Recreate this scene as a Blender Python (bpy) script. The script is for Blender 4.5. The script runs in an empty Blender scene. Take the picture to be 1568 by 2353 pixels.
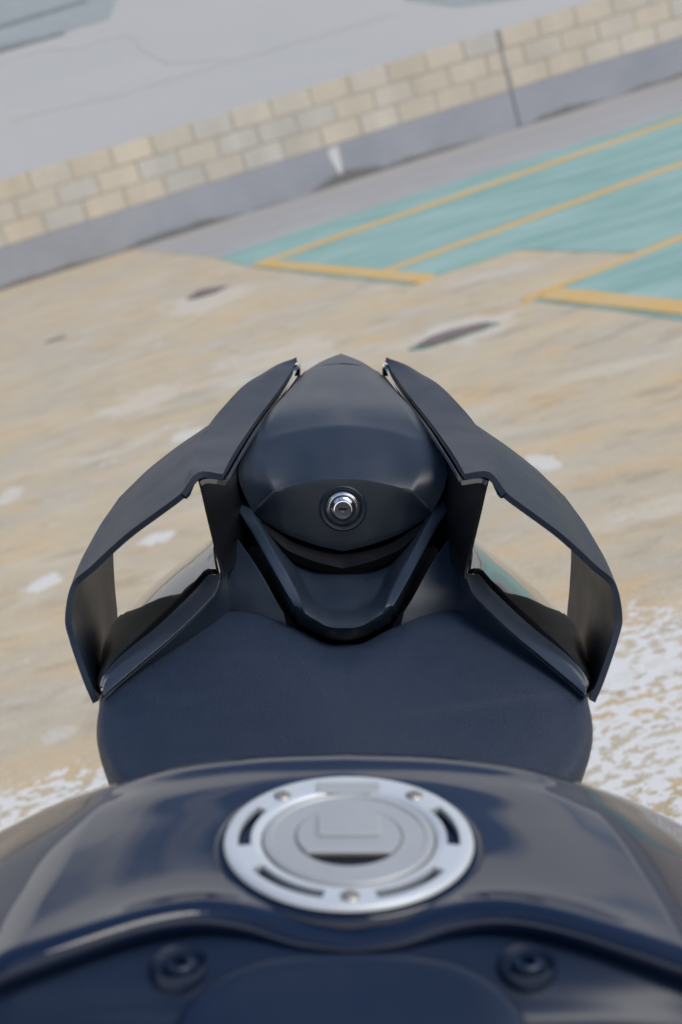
import bpy, bmesh, math, random
from mathutils import Vector, Matrix
random.seed(7)
R = math.radians
scene = bpy.context.scene
COL = scene.collection

# ------------------------------------------------------------------ camera
FPX = 3267.0                      # focal length in units of a 1568-wide picture (50 mm on a 24 mm side)
TH, PI_ = R(15.9), R(18.0)        # lean of the motorcycle, pitch of the camera
CAMH = 1.2
C0 = Vector((0, 0, CAMH))
XB = Vector((math.cos(TH), 0, -math.sin(TH)))
YB = Vector((0, 1, 0))
ZB = Vector((math.sin(TH), 0, math.cos(TH)))
FW = math.cos(PI_)*YB - math.sin(PI_)*ZB
UP = math.sin(PI_)*YB + math.cos(PI_)*ZB
HB = CAMH/math.cos(TH)
cd = bpy.data.cameras.new('camera')
cam = bpy.data.objects.new('camera', cd); COL.objects.link(cam)
M = Matrix((XB, UP, -FW)).transposed().to_4x4(); M.translation = C0
cam.matrix_world = M
cd.sensor_fit = 'HORIZONTAL'; cd.sensor_width = 24.0; cd.lens = 50.0
cd.clip_start = 0.02; cd.clip_end = 2000
cd.dof.use_dof = True; cd.dof.focus_distance = 1.17; cd.dof.aperture_fstop = 7.1
scene.camera = cam

# ------------------------------------------------------------------ world, sun, exposure
SUN_EL, SUN_ROT = R(52), R(95)
w = bpy.data.worlds.new('World'); scene.world = w; w.use_nodes = True
nt = w.node_tree; nt.nodes.clear()
def N(nt, t, **kw):
    n = nt.nodes.new(t)
    for k, v in kw.items():
        if k in n.inputs: n.inputs[k].default_value = v
        else: setattr(n, k, v)
    return n
def L(nt, a, b): nt.links.new(a, b)
out = N(nt, 'ShaderNodeOutputWorld'); bg = N(nt, 'ShaderNodeBackground'); bg.inputs['Strength'].default_value = 0.10
sky = N(nt, 'ShaderNodeTexSky'); sky.sky_type = 'NISHITA'; sky.sun_disc = False
sky.sun_elevation = SUN_EL; sky.sun_rotation = SUN_ROT; sky.air_density = 1.0; sky.dust_density = 0.3; sky.ozone_density = 3.0
tc = N(nt, 'ShaderNodeTexCoord'); mp = N(nt, 'ShaderNodeMapping'); mp.inputs['Scale'].default_value = (1, 1, 2.2); mp.inputs['Location'].default_value = (3.7, 1.9, .7)
nz = N(nt, 'ShaderNodeTexNoise', Scale=1.9, Detail=7.0, Roughness=0.58)
rp = N(nt, 'ShaderNodeValToRGB'); rp.color_ramp.elements[0].position = 0.47; rp.color_ramp.elements[1].position = 0.60
mx = N(nt, 'ShaderNodeMixRGB'); mx.inputs['Color2'].default_value = (8.6, 8.5, 8.5, 1)
L(nt, tc.outputs['Generated'], mp.inputs['Vector']); L(nt, mp.outputs[0], nz.inputs['Vector']); 
sz = N(nt, 'ShaderNodeSeparateXYZ'); L(nt, tc.outputs['Generated'], sz.inputs[0])
hz = N(nt, 'ShaderNodeMapRange', interpolation_type='SMOOTHSTEP')      # cloud bank low down, clearer overhead
for k_, v_ in (('From Min', .33), ('From Max', .46), ('To Min', .15), ('To Max', -.13)): hz.inputs[k_].default_value = v_
L(nt, sz.outputs[2], hz.inputs['Value'])
ad = N(nt, 'ShaderNodeMath', operation='ADD'); L(nt, nz.outputs['Fac'], ad.inputs[0]); L(nt, hz.outputs[0], ad.inputs[1])
mn = N(nt, 'ShaderNodeMath', operation='MINIMUM'); mn.inputs[1].default_value = 0.0; L(nt, sz.outputs[1], mn.inputs[0])
bk = N(nt, 'ShaderNodeMath', operation='MULTIPLY_ADD'); bk.inputs[1].default_value = -.22; L(nt, mn.outputs[0], bk.inputs[0]); L(nt, ad.outputs[0], bk.inputs[2]); L(nt, bk.outputs[0], rp.inputs[0])
L(nt, rp.outputs[0], mx.inputs['Fac']); L(nt, sky.outputs[0], mx.inputs['Color1']); L(nt, mx.outputs[0], bg.inputs['Color']); L(nt, bg.outputs[0], out.inputs[0])
sd = bpy.data.lights.new('sun', 'SUN'); sd.energy = 1.4; sd.angle = R(30); sd.color = (1, 0.94, 0.84)
so = bpy.data.objects.new('sun', sd); COL.objects.link(so)
sv = Vector((math.sin(SUN_ROT)*math.cos(SUN_EL), math.cos(SUN_ROT)*math.cos(SUN_EL), math.sin(SUN_EL)))
so.rotation_euler = sv.to_track_quat('Z', 'Y').to_euler()
scene.view_settings.view_transform = 'Standard'; scene.view_settings.look = 'None'
scene.view_settings.exposure = 0.62; scene.view_settings.gamma = 1.0
scene.cycles.max_bounces = 6

# ------------------------------------------------------------------ measuring helpers
def gnd(u, v, z=0.0):
    """world point on the level z seen at picture position u, v"""
    d = FW + XB*((u-784)/FPX) + UP*((1176.5-v)/FPX)
    t = (z-CAMH)/d.z
    p = C0 + d*t
    return Vector((p.x, p.y, z))
UC = 793.0
def _dir(v):
    k = (1176.5-v)/FPX
    return (math.cos(PI_)+k*math.sin(PI_), -math.sin(PI_)+k*math.cos(PI_))
def Y(u, v, y, uc=UC):            # motorcycle-frame point at length y behind the rider's eye
    dy, dz = _dir(v); t = y/dy
    return Vector(((u-uc)/FPX*t, y, HB+t*dz))
def Z(u, v, z, uc=UC):            # motorcycle-frame point at height z
    dy, dz = _dir(v); t = (z-HB)/dz
    return Vector(((u-uc)/FPX*t, t*dy, z))

# ------------------------------------------------------------------ materials
def mat(name, col, rough=0.5, metal=0.0, coat=0.0, bump=None, vary=None, spec=0.5, ior=None):
    m = bpy.data.materials.new(name); m.use_nodes = True; nt = m.node_tree
    b = nt.nodes['Principled BSDF']
    b.inputs['Base Color'].default_value = (*col, 1); b.inputs['Roughness'].default_value = rough
    b.inputs['Metallic'].default_value = metal; b.inputs['Coat Weight'].default_value = coat
    b.inputs['Coat Roughness'].default_value = 0.03
    b.inputs['Specular IOR Level'].default_value = spec
    if ior: b.inputs['IOR'].default_value = ior
    tc = N(nt, 'ShaderNodeTexCoord')
    if vary:                       # (scale, amount): mottled colour and roughness
        n = N(nt, 'ShaderNodeTexNoise', Scale=vary[0], Detail=5.0, Roughness=0.6); L(nt, tc.outputs['Object'], n.inputs['Vector'])
        mr = N(nt, 'ShaderNodeMapRange'); mr.inputs['From Min'].default_value = .25; mr.inputs['From Max'].default_value = .75
        mr.inputs['To Min'].default_value = 1-vary[1]; mr.inputs['To Max'].default_value = 1+vary[1]
        L(nt, n.outputs['Fac'], mr.inputs['Value'])
        mm = N(nt, 'ShaderNodeMixRGB', blend_type='MULTIPLY'); mm.inputs['Fac'].default_value = 1
        mm.inputs['Color1'].default_value = (*col, 1); L(nt, mr.outputs[0], mm.inputs['Color2']); L(nt, mm.outputs[0], b.inputs['Base Color'])
        mu = N(nt, 'ShaderNodeMath', operation='MULTIPLY'); mu.inputs[1].default_value = rough
        L(nt, mr.outputs[0], mu.inputs[0]); L(nt, mu.outputs[0], b.inputs['Roughness'])
    if bump:                       # (scale, strength, distance)
        n = N(nt, 'ShaderNodeTexNoise', Scale=bump[0], Detail=3.0); L(nt, tc.outputs['Object'], n.inputs['Vector'])
        bp = N(nt, 'ShaderNodeBump', Strength=bump[1], Distance=bump[2]); L(nt, n.outputs['Fac'], bp.inputs['Height']); L(nt, bp.outputs[0], b.inputs['Normal'])
    return m
M_PLASTIC = mat('matte_plastic', (0.0075, 0.015, 0.028), 0.42, bump=(1400, .25, .0004), vary=(14, .10), spec=.55)
M_WING = mat('satin_plastic', (0.007, 0.0145, 0.030), 0.48, vary=(20, .12), bump=(500, .08, .0003), spec=.3)
M_SEAT = mat('seat_vinyl', (0.008, 0.017, 0.037), 0.56, bump=(700, .5, .0012), vary=(60, .10), spec=.4)
M_BLACK = mat('dark_plastic', (0.004, 0.005, 0.007), 0.5, vary=(20, .1), spec=.3)
M_GLOSS = mat('gloss_black', (0.004, 0.005, 0.007), 0.06, coat=1.0)
M_INNER = mat('inner_black', (.0025, .003, .0045), .4, spec=.15)
M_DEEP = mat('black_rubber_strip', (.003, .0035, .005), .5, spec=.15)
M_GLOSS2 = mat('semi_gloss_plastic', (0.020, 0.026, 0.038), 0.30, coat=.3, vary=(18, .1))
M_TANK = mat('navy_paint', (0.003, 0.009, 0.028), 0.4, coat=.75, spec=.05)
M_COVER = mat('tank_cover_plastic', (0.006, 0.0135, 0.033), 0.36, vary=(10, .1), bump=(900, .1, .0003), spec=.3)
M_RING = mat('satin_aluminium', (0.52, 0.55, 0.575), 0.45, 0.35, vary=(30, .03))
M_LID = mat('cast_aluminium', (0.40, 0.41, 0.41), 0.45, 0.45, vary=(40, .04))
M_CHROME = mat('chrome', (0.75, 0.77, 0.8), 0.18, 1.0)
M_STEEL = mat('screw_steel', (0.36, 0.34, 0.32), 0.35, 0.8)
M_RUBBER = mat('rubber', (0.012, 0.012, 0.013), 0.8, bump=(300, .3, .001))
M_METALG = mat('grey_metal', (0.10, 0.10, 0.11), 0.4, 0.8, vary=(20, .2))

# ------------------------------------------------------------------ mesh helpers
def link(name, me, m, parent=None, loc=None):
    o = bpy.data.objects.new(name, me); COL.objects.link(o)
    if m: me.materials.append(m)
    if parent: o.parent = parent
    if loc is not None: o.location = loc
    return o
def tag(o, label=None, cat=None, group=None, kind=None):
    for k, v in (('label', label), ('category', cat), ('group', group), ('kind', kind)):
        if v: o[k] = v
    return o
def finish(bm, name, m, parent=None, sharp=32, smooth=True):
    bmesh.ops.recalc_face_normals(bm, faces=bm.faces)
    if smooth:
        for f in bm.faces: f.smooth = True
        for e in bm.edges:
            if len(e.link_faces) == 2 and e.calc_face_angle(0) > R(sharp): e.smooth = False
    me = bpy.data.meshes.new(name); bm.to_mesh(me); bm.free()
    return link(name, me, m, parent)
def cr(pts, n, sharp=()):
    """resample a polyline through its points as Catmull-Rom, n samples per span; sharp = indices that stay corners"""
    outp = []
    for i in range(len(pts)-1):
        p1, p2 = pts[i], pts[i+1]
        p0 = pts[i-1] if i > 0 and i not in sharp else p1*2-p2
        p3 = pts[i+2] if i+2 < len(pts) and (i+1) not in sharp else p2*2-p1
        for k in range(n):
            t = k/n
            outp.append(0.5*((2*p1)+(p2-p0)*t+(2*p0-5*p1+4*p2-p3)*t*t+(3*p1-p0-3*p2+p3)*t**3))
    outp.append(pts[-1].copy()); return outp
def even(pts, n):
    """n points spaced evenly along a polyline"""
    ds = [0]
    for a, b in zip(pts, pts[1:]): ds.append(ds[-1]+(b-a).length)
    res = []; j = 0
    for k in range(n):
        s = ds[-1]*k/(n-1)
        while j < len(pts)-2 and ds[j+1] < s: j += 1
        t = (s-ds[j])/max(1e-9, ds[j+1]-ds[j]); res.append(pts[j].lerp(pts[j+1], min(1, max(0, t))))
    return res
def dense(rows, nr, nc, sr=(), sc=()):
    g = [cr(r, nc, sc) for r in rows]
    cols = [cr([r[j] for r in g], nr, sr) for j in range(len(g[0]))]
    return [[c[i] for c in cols] for i in range(len(cols[0]))]
def mirror_row(r): return [Vector((-p.x, p.y, p.z)) for p in r]
def full(rows): return [r + [Vector((-p.x, p.y, p.z)) for p in reversed(r[:-1])] for r in rows]   # last column on the centre line
def centre(rows):
    for r in rows: r[-1].x = 0
    return rows
def gridbm(g):
    bm = bmesh.new(); V = [[bm.verts.new(p) for p in r] for r in g]
    for a, b in zip(V, V[1:]):
        for i in range(len(a)-1): bm.faces.new((a[i], a[i+1], b[i+1], b[i]))
    return bm
def orient(bm, up=Vector((0, -.5, 1))):
    s = sum((f.normal.dot(up)*f.calc_area() for f in bm.faces), 0.0) if not bm.normal_update() else 0
    if s < 0: bmesh.ops.reverse_faces(bm, faces=bm.faces)
def sheet(name, g, m, parent, thick=0.004, bevel=0.0012, sharp=32, up=Vector((0, -.5, 1)), seg=3):
    """a thick shell from a grid of points: thickness is added under the traced face"""
    bm = gridbm(g); bmesh.ops.remove_doubles(bm, verts=bm.verts, dist=1e-6); orient(bm, up)
    for f in bm.faces: f.smooth = True
    for e in bm.edges:
        if len(e.link_faces) == 2 and e.calc_face_angle(0) > R(sharp): e.smooth = False
    me = bpy.data.meshes.new(name); bm.to_mesh(me); bm.free(); o = link(name, me, m, parent)
    s = o.modifiers.new('thickness', 'SOLIDIFY'); s.thickness = thick; s.offset = -1
    if bevel:
        b = o.modifiers.new('edge', 'BEVEL'); b.width = bevel; b.segments = seg; b.limit_method = 'ANGLE'; b.angle_limit = R(40); b.harden_normals = True
    return o
def both(name, g, m, parent, **kw):
    up = kw.pop('up', Vector((0, -.5, 1)))
    a = sheet(name, g, m, parent, up=up, **kw)
    b = sheet(name, [mirror_row(r) for r in g], m, parent, up=Vector((-up.x, up.y, up.z)), **kw)
    return a, b
def lathe_bm(prof, n=48, bm=None, o=Vector((0, 0, 0)), ax=Matrix.Identity(3), caps=True):
    bm = bm or bmesh.new(); rings = []
    for r, z in prof:
        rings.append([bm.verts.new(o+ax @ Vector((r*math.cos(2*math.pi*k/n), r*math.sin(2*math.pi*k/n), z))) for k in range(n)])
    for a, b in zip(rings, rings[1:]):
        for k in range(n): bm.faces.new((a[k], a[(k+1) % n], b[(k+1) % n], b[k]))
    if caps:
        bm.faces.new(rings[0]); bm.faces.new(rings[-1])
    return bm
def tube_bm(pts, r, n=12, bm=None):
    bm = bm or bmesh.new(); rings = []
    for i, p in enumerate(pts):
        a = pts[max(0, i-1)]; b = pts[min(len(pts)-1, i+1)]; t = (b-a).normalized()
        q = t.to_track_quat('Z', 'Y').to_matrix(); rr = r[i] if isinstance(r, (list, tuple)) else r
        rings.append([bm.verts.new(p+q @ Vector((rr*math.cos(2*math.pi*k/n), rr*math.sin(2*math.pi*k/n), 0))) for k in range(n)])
    for a, b in zip(rings, rings[1:]):
        for k in range(n): bm.faces.new((a[k], a[(k+1) % n], b[(k+1) % n], b[k]))
    bm.faces.new(rings[0]); bm.faces.new(rings[-1]); return bm
def box_bm(c, s, bm=None, rot=None):
    bm = bm or bmesh.new(); r = bmesh.ops.create_cube(bm, size=1)
    for v in r['verts']:
        p = Vector((v.co.x*s[0], v.co.y*s[1], v.co.z*s[2]))
        if rot: p = rot @ p
        v.co = p+Vector(c)
    return bm

# ================================================================== the setting
S_LO, S_HI = -7.0, 14.0
WA, WB = gnd(0, 668), gnd(1568, 176)          # foot of the wall
WD = (WB-WA).normalized(); WN = Vector((WD.y, -WD.x, 0))   # along the wall; towards the camera
if WN.dot(C0-WA) < 0: WN = -WN
def wp(s, h, d=0.0): return WA+WD*s+WN*d+Vector((0, 0, h))
def wall_h(u, v):
    """height and run on the wall's face at picture position u, v"""
    d = FW + XB*((u-784)/FPX) + UP*((1176.5-v)/FPX); t = (WA-C0).dot(WN)/d.dot(WN); p = C0+d*t
    return (p-WA).dot(WD), p.z

def concrete_nodes(nt, base, warm, grey):
    pass
def ground_mat():
    m = bpy.data.materials.new('stained_concrete'); m.use_nodes = True; nt = m.node_tree; b = nt.nodes['Principled BSDF']
    g = N(nt, 'ShaderNodeNewGeometry')
    def noise(scale, stretch=(1, 1, 1), detail=6, rough=.6, rot=0, off=0):
        mp = N(nt, 'ShaderNodeMapping'); mp.inputs['Scale'].default_value = stretch; mp.inputs['Rotation'].default_value = (0, 0, rot); mp.inputs['Location'].default_value = (off, off, 0)
        L(nt, g.outputs['Position'], mp.inputs['Vector'])
        n = N(nt, 'ShaderNodeTexNoise', Scale=scale, Detail=detail, Roughness=rough); L(nt, mp.outputs[0], n.inputs['Vector']); return n.outputs['Fac']
    def ramp(src, a, b_, lo=0.0, hi=1.0):
        r = N(nt, 'ShaderNodeMapRange', interpolation_type='SMOOTHSTEP'); r.inputs['From Min'].default_value = a; r.inputs['From Max'].default_value = b_
        r.inputs['To Min'].default_value = lo; r.inputs['To Max'].default_value = hi; L(nt, src, r.inputs['Value']); return r.outputs[0]
    def mix(f, c1, c2, mode='MIX'):
        x = N(nt, 'ShaderNodeMixRGB', blend_type=mode)
        for i, c in (('Fac', f), ('Color1', c1), ('Color2', c2)):
            if isinstance(c, (int, float)): x.inputs[i].default_value = c
            elif isinstance(c, tuple): x.inputs[i].default_value = (*c, 1)
            else: L(nt, c, x.inputs[i])
        return x.outputs[0]
    def math_(op, a, b_=None):
        x = N(nt, 'ShaderNodeMath', operation=op)
        for i, c in ((0, a), (1, b_)):
            if c is None: continue
            if isinstance(c, (int, float)): x.inputs[i].default_value = c
            else: L(nt, c, x.inputs[i])
        return x.outputs[0]
    wr = math.atan2(WD.y, WD.x)
    c = mix(ramp(noise(1.0, (1, 1.8, 1), rot=-wr, detail=8), .36, .64), GREY, WARM)
    c = mix(ramp(noise(2.3, (1, 2.2, 1), rot=-wr, off=5), .48, .72, 0, .8), c, ORANGE)
    c = mix(ramp(noise(1.6, (1, 2.4, 1), rot=-wr, off=11), .48, .70, 0, .6), c, PALE)
    c = mix(ramp(noise(3.7, (1, 2.0, 1), rot=-wr, off=21), .52, .68, 0, .55), c, DIRT)
    c = mix(ramp(noise(9, (1, 1.6, 1), detail=7, rough=.7, rot=-wr, off=41), .52, .70, 0, .45), c, DIRT)
    c = mix(ramp(noise(14, (1, 1.5, 1), detail=7, rough=.7, rot=-wr, off=51), .54, .68, 0, .4), c, PALE)
    c = mix(1.0, c, ramp(noise(230, detail=2, rough=.6, off=7), .32, .68, .78, 1.14), 'MULTIPLY')
    fine = noise(60, detail=4, rough=.7)
    c = mix(1.0, c, mix(fine, (.80, .80, .80), (1.16, 1.16, 1.16)), 'MULTIPLY')
    # flakes of old white paint: scattered ones, and the two bands where most of the coat is left
    sep = N(nt, 'ShaderNodeSeparateXYZ'); L(nt, g.outputs['Position'], sep.inputs[0])
    flake = noise(6.0, (1, 1.6, 1), detail=7, rough=.62, rot=-wr, off=3)
    band_edge = noise(2.5, detail=4, off=9)
    def dist(pt, nrm):      # signed distance from the line through pt along normal nrm
        return math_('ADD', math_('ADD', math_('MULTIPLY', sep.outputs[0], nrm.x), math_('MULTIPLY', sep.outputs[1], nrm.y)), -pt.dot(nrm))
    masks = []
    for a, b2, wid in BANDS:
        d = (b2-a).normalized(); n = Vector((-d.y, d.x, 0))
        e = math_('ADD', dist(a, n), math_('MULTIPLY', math_('ADD', band_edge, -.5), .35))
        e = math_('ABSOLUTE', math_('ADD', e, -wid/2))
        masks.append(ramp(e, wid/2+.08, wid/2-.26))
    bandm = masks[0]
    for q in masks[1:]: bandm = math_('MAXIMUM', bandm, q)
    thr = math_('ADD', math_('MULTIPLY', bandm, .236), -.225)
    fl = ramp(math_('ADD', noise(30, (1, 1.3, 1), detail=8, rough=.64, rot=-wr-.5, off=2), thr), .482, .498)
    sp = ramp(flake, .655, .675)
    white = math_('MAXIMUM', math_('MULTIPLY', fl, 1.0), math_('MULTIPLY', sp, .7))
    wob = noise(7, detail=7, rough=.7, off=31)
    for (u, v, ru, rv, k) in BLOBS:
        pc = gnd(u, v); rx = (gnd(u+ru, v-.27*ru)-pc).length; ry = (gnd(u, v+rv)-pc).length
        vm = N(nt, 'ShaderNodeVectorMath', operation='SUBTRACT'); L(nt, g.outputs['Position'], vm.inputs[0]); vm.inputs[1].default_value = pc
        vr = N(nt, 'ShaderNodeVectorRotate', rotation_type='Z_AXIS'); vr.inputs['Angle'].default_value = -wr; L(nt, vm.outputs[0], vr.inputs['Vector'])
        vd = N(nt, 'ShaderNodeVectorMath', operation='MULTIPLY'); L(nt, vr.outputs[0], vd.inputs[0]); vd.inputs[1].default_value = (1/rx, 1/ry, 0)
        vl = N(nt, 'ShaderNodeVectorMath', operation='LENGTH'); L(nt, vd.outputs[0], vl.inputs[0])
        q = math_('ADD', vl.outputs['Value'], math_('MULTIPLY', math_('ADD', wob, -.5), 3.2))
        white = math_('MAXIMUM', white, math_('MULTIPLY', ramp(q, 1.0, .90), k*.85))
    c = mix(white, c, mix(fine, (.60, .59, .565), (.70, .69, .66)))
    L(nt, c, b.inputs['Base Color']); b.inputs['Roughness'].default_value = .75
    bp = N(nt, 'ShaderNodeBump', Strength=.35, Distance=.004)
    L(nt, math_('ADD', fine, math_('MULTIPLY', white, .6)), bp.inputs['Height']); L(nt, bp.outputs[0], b.inputs['Normal'])
    return m
GREY, WARM, ORANGE, PALE, DIRT = (.475, .415, .315), (.56, .45, .29), (.60, .405, .195), (.60, .55, .46), (.33, .265, .18)
BANDS = [(gnd(1366, 1560), gnd(1568, 1440), -.0), ]
# worn bands: near right (wide) and near left (strip close to the tank)
BLOBS = [(355, 1240, 40, 15, 1), (98, 1343, 48, 16, 1), (1252, 1062, 34, 26, .8), (1405, 1545, 42, 40, 1), (1515, 1525, 45, 30, .9), (1060, 760, 110, 34, .4), (480, 690, 100, 24, .35), (330, 920, 110, 24, .35), (640, 830, 150, 50, .25), (130, 1690, 40, 20, .3), (20, 1140, 40, 14, .6), (430, 1000, 40, 14, .7), (720, 150, 1, 1, 0)]
P1, P2 = gnd(60, 1735), gnd(1560, 1340)
BANDS = [(P2, P1, 1.9)]

def flat(name, pts, m, z, kind='structure'):
    bm = bmesh.new(); vs = [bm.verts.new((p.x, p.y, z)) for p in pts]; f = bm.faces.new(vs)
    bm.normal_update()
    if f.normal.z < 0: f.normal_flip()
    if z > 0:                    # the coat's own edge, down to the ground
        lo = [bm.verts.new((v.co.x, v.co.y, 0)) for v in vs]
        for i in range(len(vs)): bm.faces.new((vs[i], vs[(i+1) % len(vs)], lo[(i+1) % len(vs)], lo[i]))
    me = bpy.data.meshes.new(name); bm.to_mesh(me); bm.free(); o = link(name, me, m); o['kind'] = kind; return o
M_GROUND = ground_mat()
flat('ground', [Vector((-90, -60, 0)), Vector((90, -60, 0)), Vector((90, 120, 0)), Vector((-90, 120, 0))], M_GROUND, 0)

def worn(name, col, col2, wear, under, scale=3.0, hole=.66):
    m = bpy.data.materials.new(name); m.use_nodes = True; nt = m.node_tree; b = nt.nodes['Principled BSDF']
    g = N(nt, 'ShaderNodeNewGeometry'); mp = N(nt, 'ShaderNodeMapping'); mp.inputs['Scale'].default_value = (1, 2.6, 1); mp.inputs['Rotation'].default_value = (0, 0, -math.atan2(WD.y, WD.x))
    L(nt, g.outputs['Position'], mp.inputs['Vector'])
    n1 = N(nt, 'ShaderNodeTexNoise', Scale=scale*.45, Detail=6.0, Roughness=.6); n2 = N(nt, 'ShaderNodeTexNoise', Scale=scale*4, Detail=6.0, Roughness=.7); n3 = N(nt, 'ShaderNodeTexNoise', Scale=90.0, Detail=3.0)
    for n in (n1, n2): L(nt, mp.outputs[0], n.inputs['Vector'])
    L(nt, g.outputs['Position'], n3.inputs['Vector'])
    def ramp(s, a, b_, lo=0., hi=1.):
        r = N(nt, 'ShaderNodeMapRange'); r.inputs['From Min'].default_value = a; r.inputs['From Max'].default_value = b_; r.inputs['To Min'].default_value = lo; r.inputs['To Max'].default_value = hi
        L(nt, s, r.inputs['Value']); return r.outputs[0]
    a = N(nt, 'ShaderNodeMixRGB'); a.inputs['Color1'].default_value = (*col, 1); a.inputs['Color2'].default_value = (*col2, 1); L(nt, ramp(n1.outputs['Fac'], .35, .65), a.inputs['Fac'])
    c = N(nt, 'ShaderNodeMixRGB'); L(nt, a.outputs[0], c.inputs['Color1']); c.inputs['Color2'].default_value = (*under, 1); L(nt, ramp(n2.outputs['Fac'], hole-.05, hole+.06, 0, wear), c.inputs['Fac'])
    d = N(nt, 'ShaderNodeMixRGB', blend_type='MULTIPLY'); d.inputs['Fac'].default_value = 1; L(nt, c.outputs[0], d.inputs['Color1']); L(nt, ramp(n3.outputs['Fac'], .2, .8, .86, 1.12), d.inputs['Color2'])
    L(nt, d.outputs[0], b.inputs['Base Color']); b.inputs['Roughness'].default_value = .6
    return m
M_TEAL = worn('teal_paint', (.175, .335, .29), (.30, .445, .40), .75, (.40, .47, .43))
M_YEL = worn('yellow_paint', (.62, .37, .09), (.58, .40, .17), .6, (.55, .48, .34), hole=.60)
M_ASPH = worn('grey_screed', (.33, .315, .30), (.40, .38, .36), .4, (.30, .29, .28))
M_PLINTH = worn('grey_plinth', (.30, .32, .36), (.36, .375, .41), .5, (.44, .44, .42))
M_RAMP = worn('smooth_concrete', (.41, .405, .385), (.44, .425, .40), .3, (.395, .395, .375), scale=.9)

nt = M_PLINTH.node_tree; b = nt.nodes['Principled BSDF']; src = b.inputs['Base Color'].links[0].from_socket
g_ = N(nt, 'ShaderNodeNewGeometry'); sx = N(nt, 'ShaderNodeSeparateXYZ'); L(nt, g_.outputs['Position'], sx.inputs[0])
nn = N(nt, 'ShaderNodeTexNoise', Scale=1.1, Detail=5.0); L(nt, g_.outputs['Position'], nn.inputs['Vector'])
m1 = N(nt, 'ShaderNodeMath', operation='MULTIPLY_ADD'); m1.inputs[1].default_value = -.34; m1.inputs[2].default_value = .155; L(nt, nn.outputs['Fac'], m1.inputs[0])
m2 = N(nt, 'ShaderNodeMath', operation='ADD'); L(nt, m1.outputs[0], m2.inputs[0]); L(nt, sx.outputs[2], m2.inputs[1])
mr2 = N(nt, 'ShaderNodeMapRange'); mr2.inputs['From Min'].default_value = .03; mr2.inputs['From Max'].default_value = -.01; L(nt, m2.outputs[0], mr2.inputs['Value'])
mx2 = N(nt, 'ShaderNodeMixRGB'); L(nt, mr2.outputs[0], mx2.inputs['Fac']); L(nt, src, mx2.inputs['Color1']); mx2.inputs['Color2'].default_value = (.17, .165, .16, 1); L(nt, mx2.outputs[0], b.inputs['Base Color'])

def G(*uv): return [gnd(u, v) for u, v in uv]
flat('screed_strip', [wp(wall_h(300, 570)[0], 0, -.1), wp(S_HI, 0, -.1)]+G((2300, 40), (497, 592)), M_ASPH, .002)
flat('teal_floor_paint', G((497, 592), (1050, 417), (2300, 30), (2300, 850), (1600, 741), (1400, 712), (1228, 692), (1470, 580), (1340, 579), (1195, 573), (995, 637), (945, 656), (770, 638), (570, 612)), M_TEAL, .004)
def stripe(a, b, wa, wb):
    """painted line whose two edges pass through the given picture points"""
    return G((a[0], a[1]-wa/2), (b[0], b[1]-wb/2), (b[0], b[1]+wb/2), (a[0], a[1]+wa/2))
flat('yellow_marking', stripe((585, 611), (2000, 125), 9, 9), M_YEL, .007)
flat('yellow_marking', stripe((870, 630), (2000, 220), 9, 10), M_YEL, .007)
flat('yellow_marking', stripe((1203, 690), (2000, 378), 10, 14), M_YEL, .007)
flat('yellow_marking', G((612, 599), (1002, 634), (962, 653), (580, 612)), M_YEL, .010)
flat('yellow_marking', G((1276, 664), (2000, 741), (2000, 775), (1240, 689)), M_YEL, .010)

# ---- wall: plinth, three courses of blocks, joint
s0, hb0 = wall_h(0, 569); s1, ht1 = wall_h(784, 175)
PH = (wall_h(0, 569)[1]+wall_h(784, 327)[1]+wall_h(1400, 137)[1])/3
TH_ = (wall_h(0, 412)[1]+wall_h(784, 175)[1]+wall_h(1369, 0)[1])/3
print('WALL', [round(x, 3) for x in (*wall_h(0, 569), *wall_h(784, 327), *wall_h(1400, 137), *wall_h(0, 412), *wall_h(784, 175), *wall_h(1369, 0))], 'len', (WB-WA).length, 'dist', (C0-WA).dot(WN))
root = bpy.data.objects.new('parapet_wall', None); COL.objects.link(root); root.location = WA
tag(root, 'low concrete block wall on a grey plinth running across behind the motorcycle', 'wall')
SJ = wall_h(1165, 170)[0]
def wbox(bm, sa, sb, ha, hb, da, db):
    v = [bm.verts.new(wp(s, h, d)-WA) for s in (sa, sb) for h in (ha, hb) for d in (da, db)]
    for q in ((0, 1, 3, 2), (4, 6, 7, 5), (0, 4, 5, 1), (2, 3, 7, 6), (0, 2, 6, 4), (1, 5, 7, 3)): bm.faces.new([v[i] for i in q])
bm = bmesh.new(); wbox(bm, S_LO, SJ-.012, -.05, PH, -.20, .012); wbox(bm, SJ+.012, S_HI, -.05, PH, -.20, .012)
o = finish(bm, 'plinth', M_PLINTH, root, smooth=False); bv = o.modifiers.new('edge', 'BEVEL'); bv.width = .006; bv.segments = 2
bm = bmesh.new(); wbox(bm, S_LO, SJ-.014, PH+.002, TH_-.006, -.19, -.006); wbox(bm, SJ+.014, S_HI, PH+.002, TH_-.006, -.19, -.006)
M_MORTAR = mat('mortar', (.46, .41, .33), .9, vary=(3, .25)); finish(bm, 'mortar', M_MORTAR, root, smooth=False)
M_BLOCK = bpy.data.materials.new('block_concrete'); M_BLOCK.use_nodes = True
nt = M_BLOCK.node_tree; b = nt.nodes['Principled BSDF']; at = N(nt, 'ShaderNodeAttribute', attribute_name='tint'); g = N(nt, 'ShaderNodeNewGeometry')
n = N(nt, 'ShaderNodeTexNoise', Scale=40.0, Detail=4.0); L(nt, g.outputs['Position'], n.inputs['Vector'])
mp = N(nt, 'ShaderNodeMapping'); mp.inputs['Scale'].default_value = (1, 1, .25); L(nt, g.outputs['Position'], mp.inputs['Vector'])
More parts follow.
